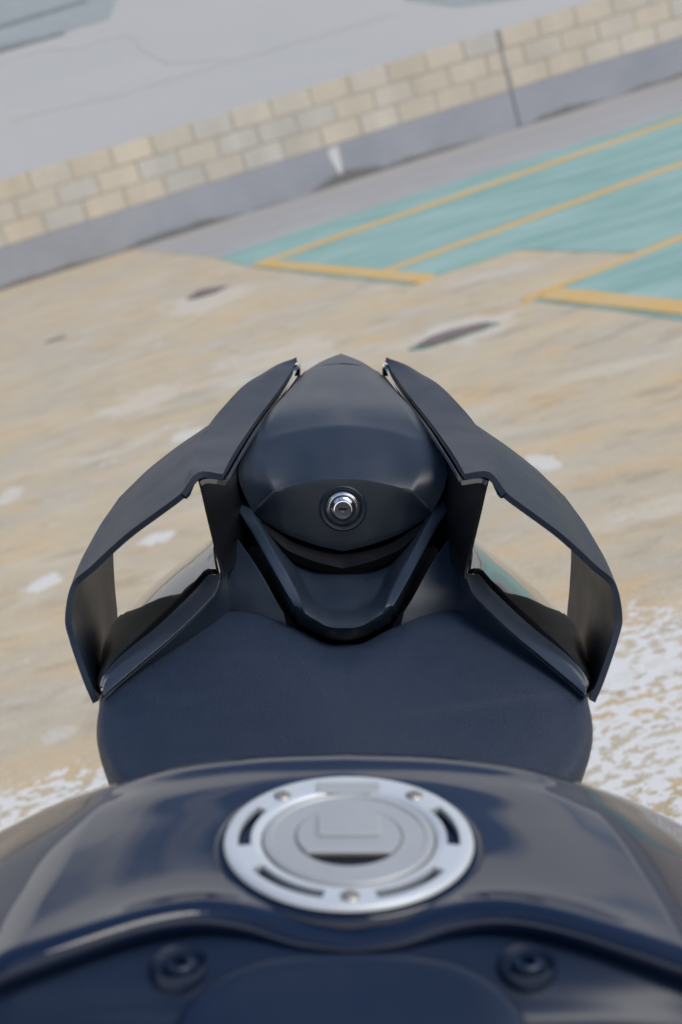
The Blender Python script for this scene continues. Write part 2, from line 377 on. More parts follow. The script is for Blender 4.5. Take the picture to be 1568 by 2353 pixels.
n2 = N(nt, 'ShaderNodeTexNoise', Scale=3.2, Detail=5.0); L(nt, mp.outputs[0], n2.inputs['Vector'])
r = N(nt, 'ShaderNodeMapRange'); r.inputs['To Min'].default_value = .86; r.inputs['To Max'].default_value = 1.12; L(nt, n.outputs['Fac'], r.inputs['Value'])
r2 = N(nt, 'ShaderNodeMapRange'); r2.inputs['From Min'].default_value = .3; r2.inputs['From Max'].default_value = .7; r2.inputs['To Min'].default_value = .90; r2.inputs['To Max'].default_value = 1.08; L(nt, n2.outputs['Fac'], r2.inputs['Value'])
mu = N(nt, 'ShaderNodeMath', operation='MULTIPLY'); L(nt, r.outputs[0], mu.inputs[0]); L(nt, r2.outputs[0], mu.inputs[1])
mm = N(nt, 'ShaderNodeMixRGB', blend_type='MULTIPLY'); mm.inputs['Fac'].default_value = 1; L(nt, at.outputs['Color'], mm.inputs['Color1']); L(nt, mu.outputs[0], mm.inputs['Color2']); L(nt, mm.outputs[0], b.inputs['Base Color'])
b.inputs['Roughness'].default_value = .85; bp = N(nt, 'ShaderNodeBump', Strength=.4, Distance=.004); L(nt, n.outputs['Fac'], bp.inputs['Height']); L(nt, bp.outputs[0], b.inputs['Normal'])
bm = bmesh.new(); cl = bm.loops.layers.float_color.new('tint')
BH = (TH_-PH)/3; BW = wall_h(150, 380)[0]-wall_h(65, 400)[0]; BW = .40
rb = random.Random(3)
for row in range(3):
    s = S_LO+(.5*BW if row % 2 else 0)
    while s < S_HI:
        a, c = s+.009, s+BW-.009
        for a, c in ([(a, c)] if not (a < SJ < c) else [(a, SJ-.014), (SJ+.014, c)]):
            if c-a < .02: continue
            nf = len(bm.faces); h0, h1 = PH+row*BH+.006, PH+(row+1)*BH-.008
            wbox(bm, a, c, h0, h1, -.18, rb.uniform(.000, .003)); bm.faces.ensure_lookup_table()
            k = rb.random(); t = rb.uniform(.95, 1.04)
            colr = (.61*t, .545*t, .44*t) if k < .4 else ((.585*t, .54*t, .455*t) if k < .75 else (.565*t, .54*t, .485*t))
            for f in bm.faces[nf:]:
                for lp in f.loops: lp[cl] = (*[x for x in colr], 1)
        s += BW
o = finish(bm, 'blocks', M_BLOCK, root, smooth=False); bv = o.modifiers.new('edge', 'BEVEL'); bv.width = .004; bv.segments = 2
bm = bmesh.new(); wbox(bm, SJ-.011, SJ+.011, -.04, TH_-.02, -.17, -.004)
finish(bm, 'joint_filler', mat('sealant', (.24, .26, .28), .7), root, smooth=False)

def on_wall(u, v, d=.016):
    s_, h_ = wall_h(u, v); return wp(s_, h_, d)-WA
bm = bmesh.new(); vs = [bm.verts.new(on_wall(u, v)) for u, v in [(752, 346), (762, 338), (776, 334), (779, 350), (784, 378), (787, 397), (780, 399), (768, 380), (757, 362)]]; bm.faces.new(vs)
finish(bm, 'paint_drip', mat('white_paint', (.66, .66, .65), .6, vary=(12, .1)), root, smooth=False)

# ---- smooth concrete bank that climbs away above the blocks
bm = bmesh.new(); prof = [(-.19, TH_-.09), (-.30, TH_-.05), (-.9, TH_+.12), (-2.2, TH_+.62), (-4, TH_+1.35), (-7, TH_+2.6), (-12, TH_+4.8), (-12.2, TH_-.3)]
pr = cr([Vector((d, h, 0)) for d, h in prof], 5, sharp=(6,))
V = [[bm.verts.new(wp(s, p.y, p.x)) for p in pr] for s in [S_LO-6+k*2.0 for k in range(22)]]
for a, c in zip(V, V[1:]):
    for i in range(len(a)-1): bm.faces.new((a[i], a[i+1], c[i+1], c[i]))
o = finish(bm, 'ramp', M_RAMP); o['kind'] = 'structure'

def on_bank(u, v, lift=.006):
    """point of the bank's surface seen at picture position u, v"""
    d = FW + XB*((u-784)/FPX) + UP*((1176.5-v)/FPX)
    t = (wp(0, 0)-C0).dot(WN)/d.dot(WN)
    for _ in range(6000):
        p = C0+d*t; dd = (p-WA).dot(WN)
        h = next((a.y+(c.y-a.y)*(dd-a.x)/(c.x-a.x) for a, c in zip(pr, pr[1:]) if c.x <= dd <= a.x), None)
        if h is not None and p.z <= h+lift: return p
        t += .004
    return p
def bank_patch(name, top, bot, m, n=14, lift=.006):
    tp, bt = even([Vector((u, v, 0)) for u, v in top], n), even([Vector((u, v, 0)) for u, v in bot], n)
    rows = [[on_bank(p.x+(q.x-p.x)*k/5, p.y+(q.y-p.y)*k/5, lift) for p, q in zip(tp, bt)] for k in range(6)]
    bm = gridbm(rows); orient(bm, Vector((0, 0, 1))); o = finish(bm, name, m); o['kind'] = 'structure'
M_BAND = worn('blue_grey_wash', (.27, .30, .29), (.31, .335, .325), .5, (.42, .44, .44), scale=1.5, hole=.60)
M_LINE = worn('dark_seam', (.15, .17, .18), (.22, .23, .23), .6, (.36, .38, .38), scale=2.5, hole=.6)
M_CRACK = worn('crack_grey', (.365, .365, .35), (.395, .39, .37), .6, (.41, .40, .38), scale=2.5, hole=.5)  # hairline cracks: a grey slightly darker than the concrete of the bank
bank_patch('wash_band', [(-40, -10), (120, -60), (300, -80)], [(-40, 122), (150, 70), (250, 42)], M_BAND)
bank_patch('seam_line', [(-40, 116), (60, 92), (150, 72)], [(-40, 130), (60, 101), (150, 75)], M_LINE, lift=.014)
bank_patch('seam_line', [(-40, 68), (90, 28), (200, -4)], [(-40, 76), (90, 36), (200, 2)], M_LINE, lift=.014)
for pts_ in ([(-10, 152), (20, 138), (60, 126), (100, 115), (135, 111), (160, 117), (200, 105), (258, 87), (300, 81)], [(25, 278), (90, 260), (160, 245), (290, 215), (400, 180), (520, 145), (700, 92), (900, 35)], [(300, 81), (330, 118), (385, 146), (480, 140), (520, 132)]):
    bank_patch('hairline_crack', [(u, v-.5) for u, v in pts_], [(u, v+.5) for u, v in pts_], M_CRACK, n=40, lift=.004)
bank_patch('wash_band', [(930, -60), (1050, -70), (1240, -110)], [(930, -2), (1050, 14), (1200, -6)], M_BAND)

# ================================================================== the motorcycle
bike = bpy.data.objects.new('motorcycle', None); COL.objects.link(bike)
Rm = Matrix((XB, YB, ZB)).transposed() @ Matrix.Rotation(.0042, 3, 'Z')
bm4 = Rm.to_4x4(); bm4.translation = C0 - ZB*HB + XB*.0062
bike.matrix_world = bm4
tag(bike, 'dark navy and matte black sports motorcycle leaning on its stand, seen over its tank', 'motorcycle')

# ---- seat cowl
rows = [
 [Y(703, 858, 1.40), Y(712, 851, 1.40), Y(740, 842, 1.40), Y(765, 838, 1.40), Y(790, 836, 1.40)],
 [Y(669, 899, 1.303), Y(682, 897, 1.30), Y(715, 890, 1.305), Y(752, 887, 1.31), Y(790, 886, 1.31)],
 [Y(621, 952, 1.231), Y(642, 950, 1.225), Y(690, 938, 1.235), Y(740, 932, 1.24), Y(790, 930, 1.245)],
 [Y(583, 1013, 1.173), Y(609, 1013, 1.172), Y(664, 997, 1.18), Y(727, 984, 1.188), Y(790, 978, 1.19)],
 [Y(556, 1060, 1.139), Y(613, 1064, 1.137), Y(672, 1050, 1.147), Y(730, 1040, 1.151), Y(790, 1037, 1.152)],
 [Y(555, 1108, 1.120), Y(622, 1100, 1.118), Y(682, 1085, 1.127), Y(736, 1074, 1.131), Y(790, 1070, 1.132)],
 [Y(587, 1180, 1.107), Y(633, 1128, 1.108), Y(690, 1113, 1.112), Y(740, 1103, 1.114), Y(790, 1100, 1.115)],
 [Y(590, 1184, 1.112), Y(650, 1170, 1.110), Y(700, 1168, 1.111), Y(745, 1168, 1.112), Y(790, 1168, 1.112)],
 [Y(594, 1189, 1.114), Y(659, 1227, 1.110), Y(700, 1243, 1.110), Y(740, 1256, 1.109), Y(790, 1268, 1.109)],
]
last = [p+Vector((0, .05, -.004)) for p in rows[-1]]
rows.append(last)
for r_ in rows: r_[-1].x = 0
rows = [[r_[0]+Vector((.004, .012, -.022))]+r_ for r_ in rows]     # side skirt
g = dense(rows, 9, 9, sr=(3, 6, 8), sc=(1, 2))
cowl = sheet('seat_cowl', full(g), M_PLASTIC, bike, thick=.003, bevel=0, sharp=60, up=Vector((0, -.7, 1)))
cowl['label'] = 'matte black seat cowl with a key lock'
# soften creases
sm = cowl.modifiers.new('soft', 'SMOOTH'); sm.factor = .5; sm.iterations = 1; cowl.modifiers.move(1, 0)

# rear tip behind the cowl
rows = [[Y(722, 851, 1.405), Y(755, 838, 1.41), Y(790, 834, 1.415)], [Y(718, 848, 1.43), Y(752, 828, 1.44), Y(790, 812, 1.46)], [Y(716, 862, 1.44), Y(752, 848, 1.47), Y(790, 838, 1.50)]]
for r_ in rows: r_[-1].x = 0
sheet('tail_tip', full(dense(rows, 5, 5, sr=(1,))), M_PLASTIC, bike, thick=.004, bevel=.001)

# lock
lc = Y(790, 1168, 1.1105); lc.x = 0
nrm = Vector((0, -1, .10)).normalized(); q = nrm.to_track_quat('Z', 'Y').to_matrix()
bezel = finish(lathe_bm([(.0195, -.004), (.0192, .0008), (.0180, .0016), (.0160, .0010), (.0142, -.0016), (.0138, -.0035), (.0138, -.006)], 64, o=lc, ax=q, caps=False), 'lock_surround', M_PLASTIC, bike, sharp=50)
ring = finish(lathe_bm([(.0134, -.005), (.0133, .0000), (.0120, .0006), (.0116, .0002), (.0112, .0020), (.0104, .0038), (.0092, .0052), (.0080, .0058), (.0078, .0030)], 64, o=lc, ax=q, caps=False), 'seat_lock', M_CHROME, bike, sharp=60)
finish(lathe_bm([(.0078, .0040), (.0076, .0062), (.0068, .0064), (.0066, .0035)], 48, o=lc, ax=q, caps=False), 'lock_rim', M_CHROME, ring)
finish(lathe_bm([(.0070, .0030), (.0069, .0036), (.0005, .0037)], 48, o=lc, ax=q), 'lock_face', mat('lock_face', (.09, .095, .11), .35, .4), ring)
ax_x = q @ Vector((1, 0, 0)); 
def lockbox(name, x, z, sx, sz, m, par, d=.0042):
    bm = bmesh.new(); 
    r_ = bmesh.ops.create_cube(bm, size=1)
    Xv, Nv = Vector((1, 0, 0)), nrm; Uv = Nv.cross(Xv)
    if Uv.z < 0: Uv = -Uv
    for v in r_['verts']: v.co = lc+Xv*(x+v.co.x*sx)+Uv*(z+v.co.y*sz)+Nv*(d+v.co.z*.0006)
    return finish(bm, name, m, par, smooth=False)
lockbox('key_slot', 0, .0003, .0066, .0018, M_BLACK, ring)
bm = bmesh.new(); Uv = Vector((0, .0995, .995))
vs = [bm.verts.new(lc+nrm*.0048+Vector((math.cos(a)*.0022, 0, 0))+Uv*(-.0010+math.sin(a)*.0016)) for a in [math.pi+math.pi*k/12 for k in range(13)]]
bm.faces.new(vs); finish(bm, 'slot_shutter', M_CHROME, ring, smooth=False)

# gasket under the cowl
rows = [[Y(600, 1192, 1.125), Y(653, 1226, 1.12), Y(682, 1246, 1.118), Y(730, 1262, 1.116), Y(790, 1276, 1.114)],
        [Y(606, 1200, 1.10), Y(655, 1238, 1.088), Y(682, 1254, 1.086), Y(730, 1270, 1.084), Y(790, 1284, 1.082)],
        [Y(612, 1215, 1.09), Y(658, 1258, 1.078), Y(684, 1272, 1.076), Y(730, 1290, 1.072), Y(790, 1306, 1.070)]]
for r_ in rows: r_[-1].x = 0
sheet('cowl_gasket', full(dense(rows, 3, 6, sr=(1,))), M_DEEP, bike, thick=.008, bevel=.001)

# ---- seat base: V-shaped tray with raised side bars
def zr(l): return [Z(u, v, z) for u, v, z in l]
rows = [
 zr([(526, 1172, .862), (535, 1140, .895), (559, 1128, .895), (606, 1180, .866), (690, 1240, .854), (790, 1275, .850)]),
 zr([(552, 1212, .854), (560, 1184, .889), (588, 1182, .889), (642, 1235, .859), (700, 1275, .850), (790, 1300, .848)]),
 zr([(577, 1256, .848), (585, 1225, .882), (614, 1230, .882), (664, 1266, .855), (715, 1300, .848), (790, 1318, .847)]),
 zr([(632, 1352, .838), (638, 1320, .870), (661, 1316, .870), (694, 1318, .850), (740, 1338, .846), (790, 1346, .845)]),
 zr([(654, 1391, .834), (660, 1359, .864), (680, 1352, .864), (713, 1364, .846), (748, 1373, .844), (790, 1377, .844)]),
 zr([(674, 1424, .830), (680, 1393, .859), (696, 1391, .860), (737, 1392, .845), (762, 1400, .843), (790, 1402, .843)]),
 zr([(681, 1424, .830), (685, 1406, .852), (704, 1410, .857), (748, 1437, .855), (768, 1442, .855), (790, 1443, .855)]),
 zr([(688, 1440, .824), (690, 1434, .835), (706, 1445, .836), (742, 1462, .836), (767, 1470, .836), (790, 1474, .836)]),
]
for r_ in rows: r_[-1].x = 0
g = dense(rows, 7, 7, sr=(3, 5, 6), sc=(1, 2, 3))
sb = sheet('seat_base', full(g), M_PLASTIC, bike, thick=.003, bevel=0, sharp=50)
sm = sb.modifiers.new('soft', 'SMOOTH'); sm.factor = .4; sm.iterations = 1; sb.modifiers.move(1, 0)
# triangular panels beside the tray
rows = [zr([(541, 1250, .866), (550, 1237, .870)]), zr([(520, 1293, .858), (585, 1292, .863)]), zr([(524, 1360, .848), (625, 1358, .852)]), zr([(529, 1402, .836), (685, 1440, .834)]), zr([(530, 1425, .800), (690, 1462, .800)])]
both('side_infill', dense(rows, 4, 6, sr=(3,)), M_PLASTIC, bike, thick=.012, bevel=.0012)
# dark body under the tray
rows = [[Y(694, 862, 1.39), Y(730, 860, 1.39), Y(793, 860, 1.39)], [Y(640, 935, 1.28), Y(700, 935, 1.28), Y(793, 935, 1.28)], [Y(585, 1030, 1.23), Y(660, 1030, 1.23), Y(793, 1030, 1.23)],
        zr([(520, 1120, .872), (620, 1130, .865), (793, 1140, .865)]), zr([(522, 1220, .845), (620, 1220, .845), (793, 1240, .838)]), zr([(522, 1300, .832), (640, 1330, .83), (793, 1330, .83)]), zr([(420, 1440, .812), (650, 1450, .820), (793, 1470, .820)]), zr([(330, 1530, .80), (600, 1560, .80), (793, 1560, .80)])]
for r_ in rows: r_[-1].x = 0
sheet('under_tray', full(dense(rows, 3, 3)), M_DEEP, bike, thick=.006, bevel=0)
# small bracket between cowl and side panel
rows = [zr([(508, 1095, .90), (545, 1090, .902)]), zr([(522, 1130, .893), (552, 1122, .895)])]
both('cowl_bracket', rows, M_PLASTIC, bike, thick=.008, bevel=.001)
# ---- side fairings of the tail (each: thin gloss wall, rim strip, gloss outer panel)
edge = [Y(453, 1091, 1.005), Y(462, 1120, 1.003), Y(478, 1190, 1.0), Y(495, 1260, .998), Y(505, 1300, .996), Y(509, 1322, .992), Y(504, 1345, .985), Y(490, 1371, .975), Y(414, 1447, .943), Y(330, 1518, .912), Y(262, 1576, .888), Y(240, 1598, .878)]
e = cr(edge, 5)
def shift(pts, dx, dy, dz): return [p+Vector((dx, dy, dz)) for p in pts]
wall_end = 5*5
upper = e[:wall_end+3]
lower = e[wall_end:]
rim_out = cr([Y(506, 1322, .996), Y(482, 1320, 1.005), Y(455, 1352, .998), Y(380, 1424, .962), Y(283, 1508, .922), Y(243, 1554, .902), Y(235, 1578, .892)], 5)
rim_in = lower
nE = 36
ri, ro = even(rim_in, nE), even(rim_out, nE)
ro2 = even([Y(510, 1326, .998)]+rim_out, nE)
far = even(cr([Z(503, 1224, .846), Z(487, 1238, .843), Z(440, 1274, .834), Z(396, 1310, .826), Z(345, 1353, .815), Z(303, 1394, .804), Z(268, 1426, .796), Z(245, 1470, .792), Z(232, 1538, .792), Z(232, 1590, .792)], 5), nE)
gl = []
for k in range(9):
    t = k/8; row = []
    for a, b2 in zip(ro2, far):
        p = a.lerp(b2, t); bul = math.sin(math.pi*t)*.004
        row.append(p+Vector((-bul*.6, 0, bul)))
    gl.append(row)
down = [p+Vector((-.004, .01, -.03)) for p in far]; down2 = [p+Vector((.01, .01, -.11)) for p in far]
gl2 = gl+[down, down2]
for sgn in (1, -1):
    mr_ = (lambda r_: r_) if sgn == 1 else mirror_row
    fr = bpy.data.objects.new('tail_fairing', None); COL.objects.link(fr); fr.parent = bike
    sheet('gloss_panel', [mr_(r_) for r_ in gl2], M_GLOSS, fr, thick=.003, bevel=0, sharp=60, up=Vector((-sgn*.3, -.3, 1)))
    strip = [[a.lerp(b2, t)+Vector((0, 0, .002*math.sin(math.pi*t))) for a, b2 in zip(ri, ro)] for t in (0, .25, .5, .75, 1)]
    sheet('rim_strip', [mr_(r_) for r_ in strip], M_GLOSS2, fr, thick=.0015, bevel=.0006, up=Vector((0, 0, 1)))
    inner = [upper, shift(upper, .003, .03, -.004), shift(upper, .009, .08, -.012), shift(upper, .024, .20, -.026), shift(upper, .048, .37, -.034)]
    sheet('side_wall', [mr_(r_) for r_ in inner], M_INNER, fr, thick=.0025, bevel=.0008, up=Vector((-sgn, 0, 0)))
    lp_ = shift(even(lower, 9), -.0035, .004, -.0022)
    rp_ = even(cr([Z(523, 1300, .860), Z(526, 1350, .851), Z(531, 1402, .840), Z(510, 1440, .832), Z(440, 1490, .826), Z(370, 1530, .82), Z(300, 1572, .815), Z(262, 1605, .81)], 4), 9)
    sheet('shoulder_panel', [mr_([a.lerp(b2, k/4) for k in range(5)]) for a, b2 in zip(lp_, rp_)], M_PLASTIC, fr, thick=.004, bevel=.0008, up=Vector((0, 0, 1)))

# ---- winglets: flat root plate, swept blade, turned-down end
plate = [
 [Y(690, 820, 1.41), Y(687, 822, 1.41), Y(682, 826, 1.408)],
 [Y(683, 842, 1.385), Y(640, 842, 1.375), Y(612, 858, 1.365)],
 [Y(648, 896, 1.30), Y(605, 890, 1.30), Y(568, 885, 1.305)],
 [Y(598, 960, 1.20), Y(558, 950, 1.21), Y(522, 932, 1.235)],
 [Y(562, 1010, 1.12), Y(525, 1000, 1.14), Y(487, 975, 1.19)],
 [Y(537, 1048, 1.06), Y(500, 1044, 1.075), Y(456, 1032, 1.10)],
 [Y(520, 1079, 1.015), Y(480, 1076, 1.02), Y(441, 1082, 1.02)],
 [Y(515, 1089, .998), Y(458, 1085, .994), Y(419, 1132, .985)],
]
def chord(n_, f_, k=6, bul=.006):
    res = []
    for i in range(k):
        t = i/(k-1); p = n_.lerp(f_, t); res.append(p+Vector((0, 0, bul*math.sin(math.pi*t))))
    return res
secs = [
 cr([Y(419, 1132, .985), Y(441, 1082, 1.02), Y(456, 1032, 1.10), Y(487, 975, 1.19)], 4),
]
secs[0] = even(secs[0], 6)
secs.insert(0, [p+Vector((.006, .006*(1-j/5), -.0035)) for j, p in enumerate(secs[0])])
secs += [
 chord(Y(402, 1146, .984), Y(455, 997, 1.205)),
 chord(Y(362, 1175, .982), Y(410, 1028, 1.215)),
 chord(Y(302, 1219, .98), Y(350, 1075, 1.215)),
 chord(Y(260, 1255, .979), Y(313, 1110, 1.21), bul=.004),
 chord(Y(212, 1300, .977), Y(290, 1133, 1.20), bul=.003),
 even(cr([Y(167, 1343, .975), Y(181, 1305, 1.005), Y(202, 1264, 1.045), Y(235, 1207, 1.11), Y(275, 1155, 1.19)], 4), 6),
 chord(Y(166, 1420, .962), Y(268, 1245, 1.19), bul=0),
 chord(Y(176, 1470, .953), Y(270, 1340, 1.18), bul=0),
 chord(Y(192, 1520, .944), Y(277, 1430, 1.17), bul=0),
 chord(Y(212, 1575, .935), Y(268, 1500, 1.15), bul=0),
 chord(Y(230, 1616, .928), Y(258, 1560, 1.13), bul=0),
]
for i in range(8, 13): secs[i] = [p+Vector((-.0045, 0, 0)) for p in secs[i]]
for i in (8, 9, 10, 11):             # a slight hollow on the inner face
    for j in range(1, 5): secs[i][j] = secs[i][j]+Vector((-.004, 0, 0))
blade = [cr(s, 3) for s in secs]
cols = [cr([s[j] for s in blade], 6, sharp=(1,)) for j in range(len(blade[0]))]
blade = [[c[i] for c in cols] for i in range(len(cols[0]))]
pl = dense(plate, 5, 5, sr=(7,))
for sgn in (1, -1):
    mr_ = (lambda r_: r_) if sgn == 1 else mirror_row
    wg = bpy.data.objects.new('winglet', None); COL.objects.link(wg); wg.parent = bike
    sheet('root_plate', [mr_(r_) for r_ in pl], M_WING, wg, thick=.0045, bevel=.0020, up=Vector((0, 0, 1)))
    sheet('blade', [mr_(r_) for r_ in blade], M_WING, wg, thick=.0045, bevel=.002, up=Vector((-sgn*1.2, 0, 1)))
    und = [[p+Vector((0, .0005, -.0060)) for p in r_[:7]] for r_ in pl[1:-1]]
    und = [[p.lerp(r_[0], .0)+Vector((sgn*0, 0, 0)) for p in r_] for r_ in und]
    sheet('plate_lining', [mr_([p+Vector((.0022, 0, 0)) for p in r_]) for r_ in und], M_GLOSS, wg, thick=.0035, bevel=.001, up=Vector((0, 0, 1)))
    # rear clip
    c = Y(690, 838, 1.405); c.x *= sgn
    bmc = box_bm(c+Vector((0, .004, -.006)), (.008, .02, .010)); oc = finish(bmc, 'rear_clip', M_CHROME if 0 else M_GLOSS, wg, smooth=False)
    bv = oc.modifiers.new('edge', 'BEVEL'); bv.width = .002; bv.segments = 2

# ---- rider seat
def so_(l): return [Z(u, v, z, 795) for u, v, z in l]
ol = so_([(795, 1478, .838), (752, 1475, .8385), (690, 1444, .840), (640, 1425, .841), (595, 1408, .842), (545, 1398, .842), (500, 1408, .841), (420, 1458, .838), (300, 1530, .832), (246, 1578, .828), (228, 1612, .825), (223, 1670, .822), (234, 1718, .82), (268, 1778, .818), (350, 1850, .815), (500, 1930, .815), (650, 1960, .815), (795, 1970, .815)])
ol[0].x = ol[-1].x = 0
half = cr(ol, 6, sharp=())
loop = half + [Vector((-p.x, p.y, p.z)) for p in reversed(half[1:-1])]
ctr = Z(795, 1650, .836, 795); ctr.x = 0
prof = [(.86, -.075), (.925, -.052), (.968, -.032), (.993, -.016), (1.0, -.008), (.993, -.0035), (.983, -.001), (.965, .0005), (.92, .001), (.85, .002), (.75, .002), (.6, .001), (.45, .0), (.3, -.001), (.15, -.001)]
bm = bmesh.new(); rings = []
for k, dz in prof:
    rings.append([bm.verts.new(Vector((ctr.x+(p.x-ctr.x)*k, ctr.y+(p.y-ctr.y)*k, (p.z if k > .9 else ctr.z+(p.z-ctr.z)*min(1, k/.9))+dz))) for p in loop])
for a, b2 in zip(rings, rings[1:]):
    for k in range(len(a)): bm.faces.new((a[k], a[(k+1) % len(a)], b2[(k+1) % len(a)], b2[k]))
bm.faces.new(rings[-1]); bm.faces.new(rings[0])
seat = finish(bm, 'rider_seat', M_SEAT, bike, sharp=70)
bm = bmesh.new(); rings = []
for k, dz in [(.6, -.13), (.86, -.12), (.90, -.070), (.92, -.03)]:
    rings.append([bm.verts.new(Vector((ctr.x+(p.x-ctr.x)*k, ctr.y+(p.y-ctr.y)*k, p.z+dz))) for p in loop])
for a, b2 in zip(rings, rings[1:]):
    for k in range(len(a)): bm.faces.new((a[k], a[(k+1) % len(a)], b2[(k+1) % len(a)], b2[k]))
bm.faces.new(rings[-1]); bm.faces.new(rings[0])
finish(bm, 'seat_pan', M_BLACK, bike)

# ---- fuel tank
UT = 803.0
def tz(l): return [Z(u, v, z, UT) for u, v, z in l]
trow = [
 ([(-20, 1985, .780), (110, 1900, .800)], [(268, 1850, .820), (400, 1830, .825), (600, 1815, .828), (803, 1810, .828)]),
 ([(-230, 2040, .785), (100, 1862, .832)], [(268, 1800, .872), (400, 1764, .880), (580, 1740, .8825), (803, 1732, .883)]),
 ([(-300, 2160, .785), (30, 1925, .845)], [(232, 1838, .882), (370, 1806, .887), (580, 1780, .889), (803, 1772, .8895)]),
 ([(-400, 2300, .785), (-70, 2020, .850)], [(180, 1905, .886), (350, 1880, .889), (570, 1862, .8895), (803, 1858, .8885)]),
 ([(-500, 2430, .78), (-150, 2140, .853)], [(118, 2010, .889), (320, 1980, .891), (560, 1960, .890), (803, 1960, .888)]),
 ([(-560, 2560, .78), (-230, 2270, .855)], [(55, 2110, .891), (270, 2060, .893), (520, 2040, .8925), (803, 2060, .888)]),
]
ledge = [(0, 2192, .893), (170, 2135, .8955), (330, 2086, .897), (460, 2066, .8965), (570, 2080, .894), (680, 2118, .890), (803, 2136, .888)]
NC = 25
g = []
for side, top in trow:
    s = tz(side); t = tz(top); t[-1].x = 0
    pts = even(cr([s[0], s[1], t[0]], 6), 9)[:-1] + even(cr(t, 6), NC)
    g.append(pts)
s = tz([(-620, 2640, .78), (-300, 2370, .855)]); t = tz(ledge); t[-1].x = 0
lt = even(cr(t, 6), NC); g.append(even(cr([s[0], s[1], t[0]], 6), 9)[:-1]+lt)
cols = [cr([r_[j] for r_ in g], 6, sharp=()) for j in range(len(g[0]))]
g = [[c[i] for c in cols] for i in range(len(cols[0]))]
edge_row = g[-1]
g.append([p+Vector((0, -.004, -.0005)) for p in edge_row]); g.append([p+Vector((0, -.009, -.0018)) for p in edge_row]); g.append([p+Vector((0, -.012, -.0075)) for p in edge_row])
tank = sheet('fuel_tank', full(g), M_TANK, bike, thick=.002, bevel=0, sharp=75, up=Vector((0, 0, 1)))
tank['label'] = 'glossy navy fuel tank'

# matte cover in front of the tank (nearest the camera)
base = [p+Vector((0, .014, -.0040)) for p in edge_row]
def crow(l, side):
    t = tz(l); t[-1].x = 0; s_ = tz(side)
    return even(cr([s_[0], s_[1], t[0]], 6), 9)[:-1] + even(cr(t, 6), NC)
cg = [base,
 crow([(0, 2232, .884), (170, 2172, .886), (330, 2124, .887), (460, 2104, .887), (570, 2118, .886), (680, 2148, .884), (803, 2168, .8825)], [(-620, 2680, .78), (-300, 2410, .856)]),
 crow([(0, 2262, .881), (200, 2222, .883), (410, 2200, .8835), (600, 2190, .8835), (803, 2200, .8825)], [(-620, 2720, .775), (-300, 2440, .852)]),
 crow([(0, 2330, .874), (200, 2300, .878), (410, 2290, .879), (600, 2286, .879), (803, 2290, .879)], [(-620, 2800, .76), (-300, 2500, .842)]),
 crow([(0, 2440, .860), (200, 2410, .866), (410, 2400, .869), (600, 2396, .870), (803, 2396, .870)], [(-620, 2900, .74), (-300, 2600, .83)]),
 crow([(0, 2700, .81), (200, 2690, .815), (410, 2680, .82), (600, 2680, .82), (803, 2680, .82)], [(-620, 3200, .70), (-300, 2900, .78)])]
cols = [cr([r_[j] for r_ in cg], 5) for j in range(len(cg[0]))]
cg = [[c[i] for c in cols] for i in range(len(cols[0]))]
sheet('tank_cover', full(cg), M_COVER, bike, thick=.003, bevel=0, sharp=75, up=Vector((0, 0, 1)))
# raised centre pad on the cover
pad = [so2 for so2 in [Z(385, 2380, .8750, UT), Z(425, 2310, .8800, UT), Z(490, 2250, .8832, UT), Z(580, 2210, .8845, UT), Z(690, 2195, .8845, UT), Z(803, 2191, .8843, UT)]]
pad[-1].x = 0
ph = cr(pad, 6)
pr0 = [p+Vector((0, .004, -.006)) for p in ph]
rows = [pr0, [p for p in ph], [Vector((p.x*.97, p.y-.008, p.z+.0012)) for p in ph], [Vector((p.x*.9, p.y-.03, p.z-.003)) for p in ph], [Vector((p.x*.85, min(p.y, .44)-.04, p.z-.012)) for p in ph], [Vector((p.x*.8, .36, .835)) for p in ph]]
cols = [cr([r_[j] for r_ in rows], 3) for j in range(len(rows[0]))]
rows = [[c[i] for c in cols] for i in range(len(cols[0]))]
sheet('centre_pad', full(rows), M_COVER, bike, thick=.003, bevel=0, sharp=75, up=Vector((0, 0, 1)))
for u in (410, 1210):
    c = Z(u, 2218, .8845, UT)
    ob = finish(lathe_bm([(.0125, -.006), (.0122, .0012), (.0112, .0022), (.0098, .0010), (.0088, -.0025), (.0070, -.003), (.0066, .0008), (.0055, .0022), (.0034, .0022), (.0030, -.0015), (.0004, -.0016)], 40, o=c), 'cover_bolt', M_COVER, bike, sharp=60)

# ---- filler cap
CR_ = .0600
cc = Z(806, 1943, .8905, UT); cc.x = 0
tilt = Matrix.Rotation(R(.2), 3, 'X') @ Matrix.Scale(.982, 3)
def cp(x, y, z): return cc+tilt @ Vector((x, y, z))
cap = finish(lathe_bm([(.0648, -.008), (.0645, .0010), (.0630, .0022), (.0610, .0022), (.0603, .0), (.0420, -.0010), (.0418, -.003)], 96, o=cc, ax=tilt, caps=False), 'fuel_cap', M_TANK, bike, sharp=60)
slots = [(149, 189), (-9, 31), (212, 257), (283, 326)]
NA = 240; RAD = [.0418, .0430, .0470, .0532, .0580, .0594, .0600]; HZ = [.0036, .0050, .0052, .0052, .0052, .0046, .0030]
bm = bmesh.new(); V = []
for i, (r_, h) in enumerate(zip(RAD, HZ)): V.append([bm.verts.new(cp(r_*math.cos(2*math.pi*k/NA), r_*math.sin(2*math.pi*k/NA), h)) for k in range(NA)])
def inslot(a):
    for lo, hi in slots:
        if lo <= a <= hi or lo <= a-360 <= hi: return True
    return False
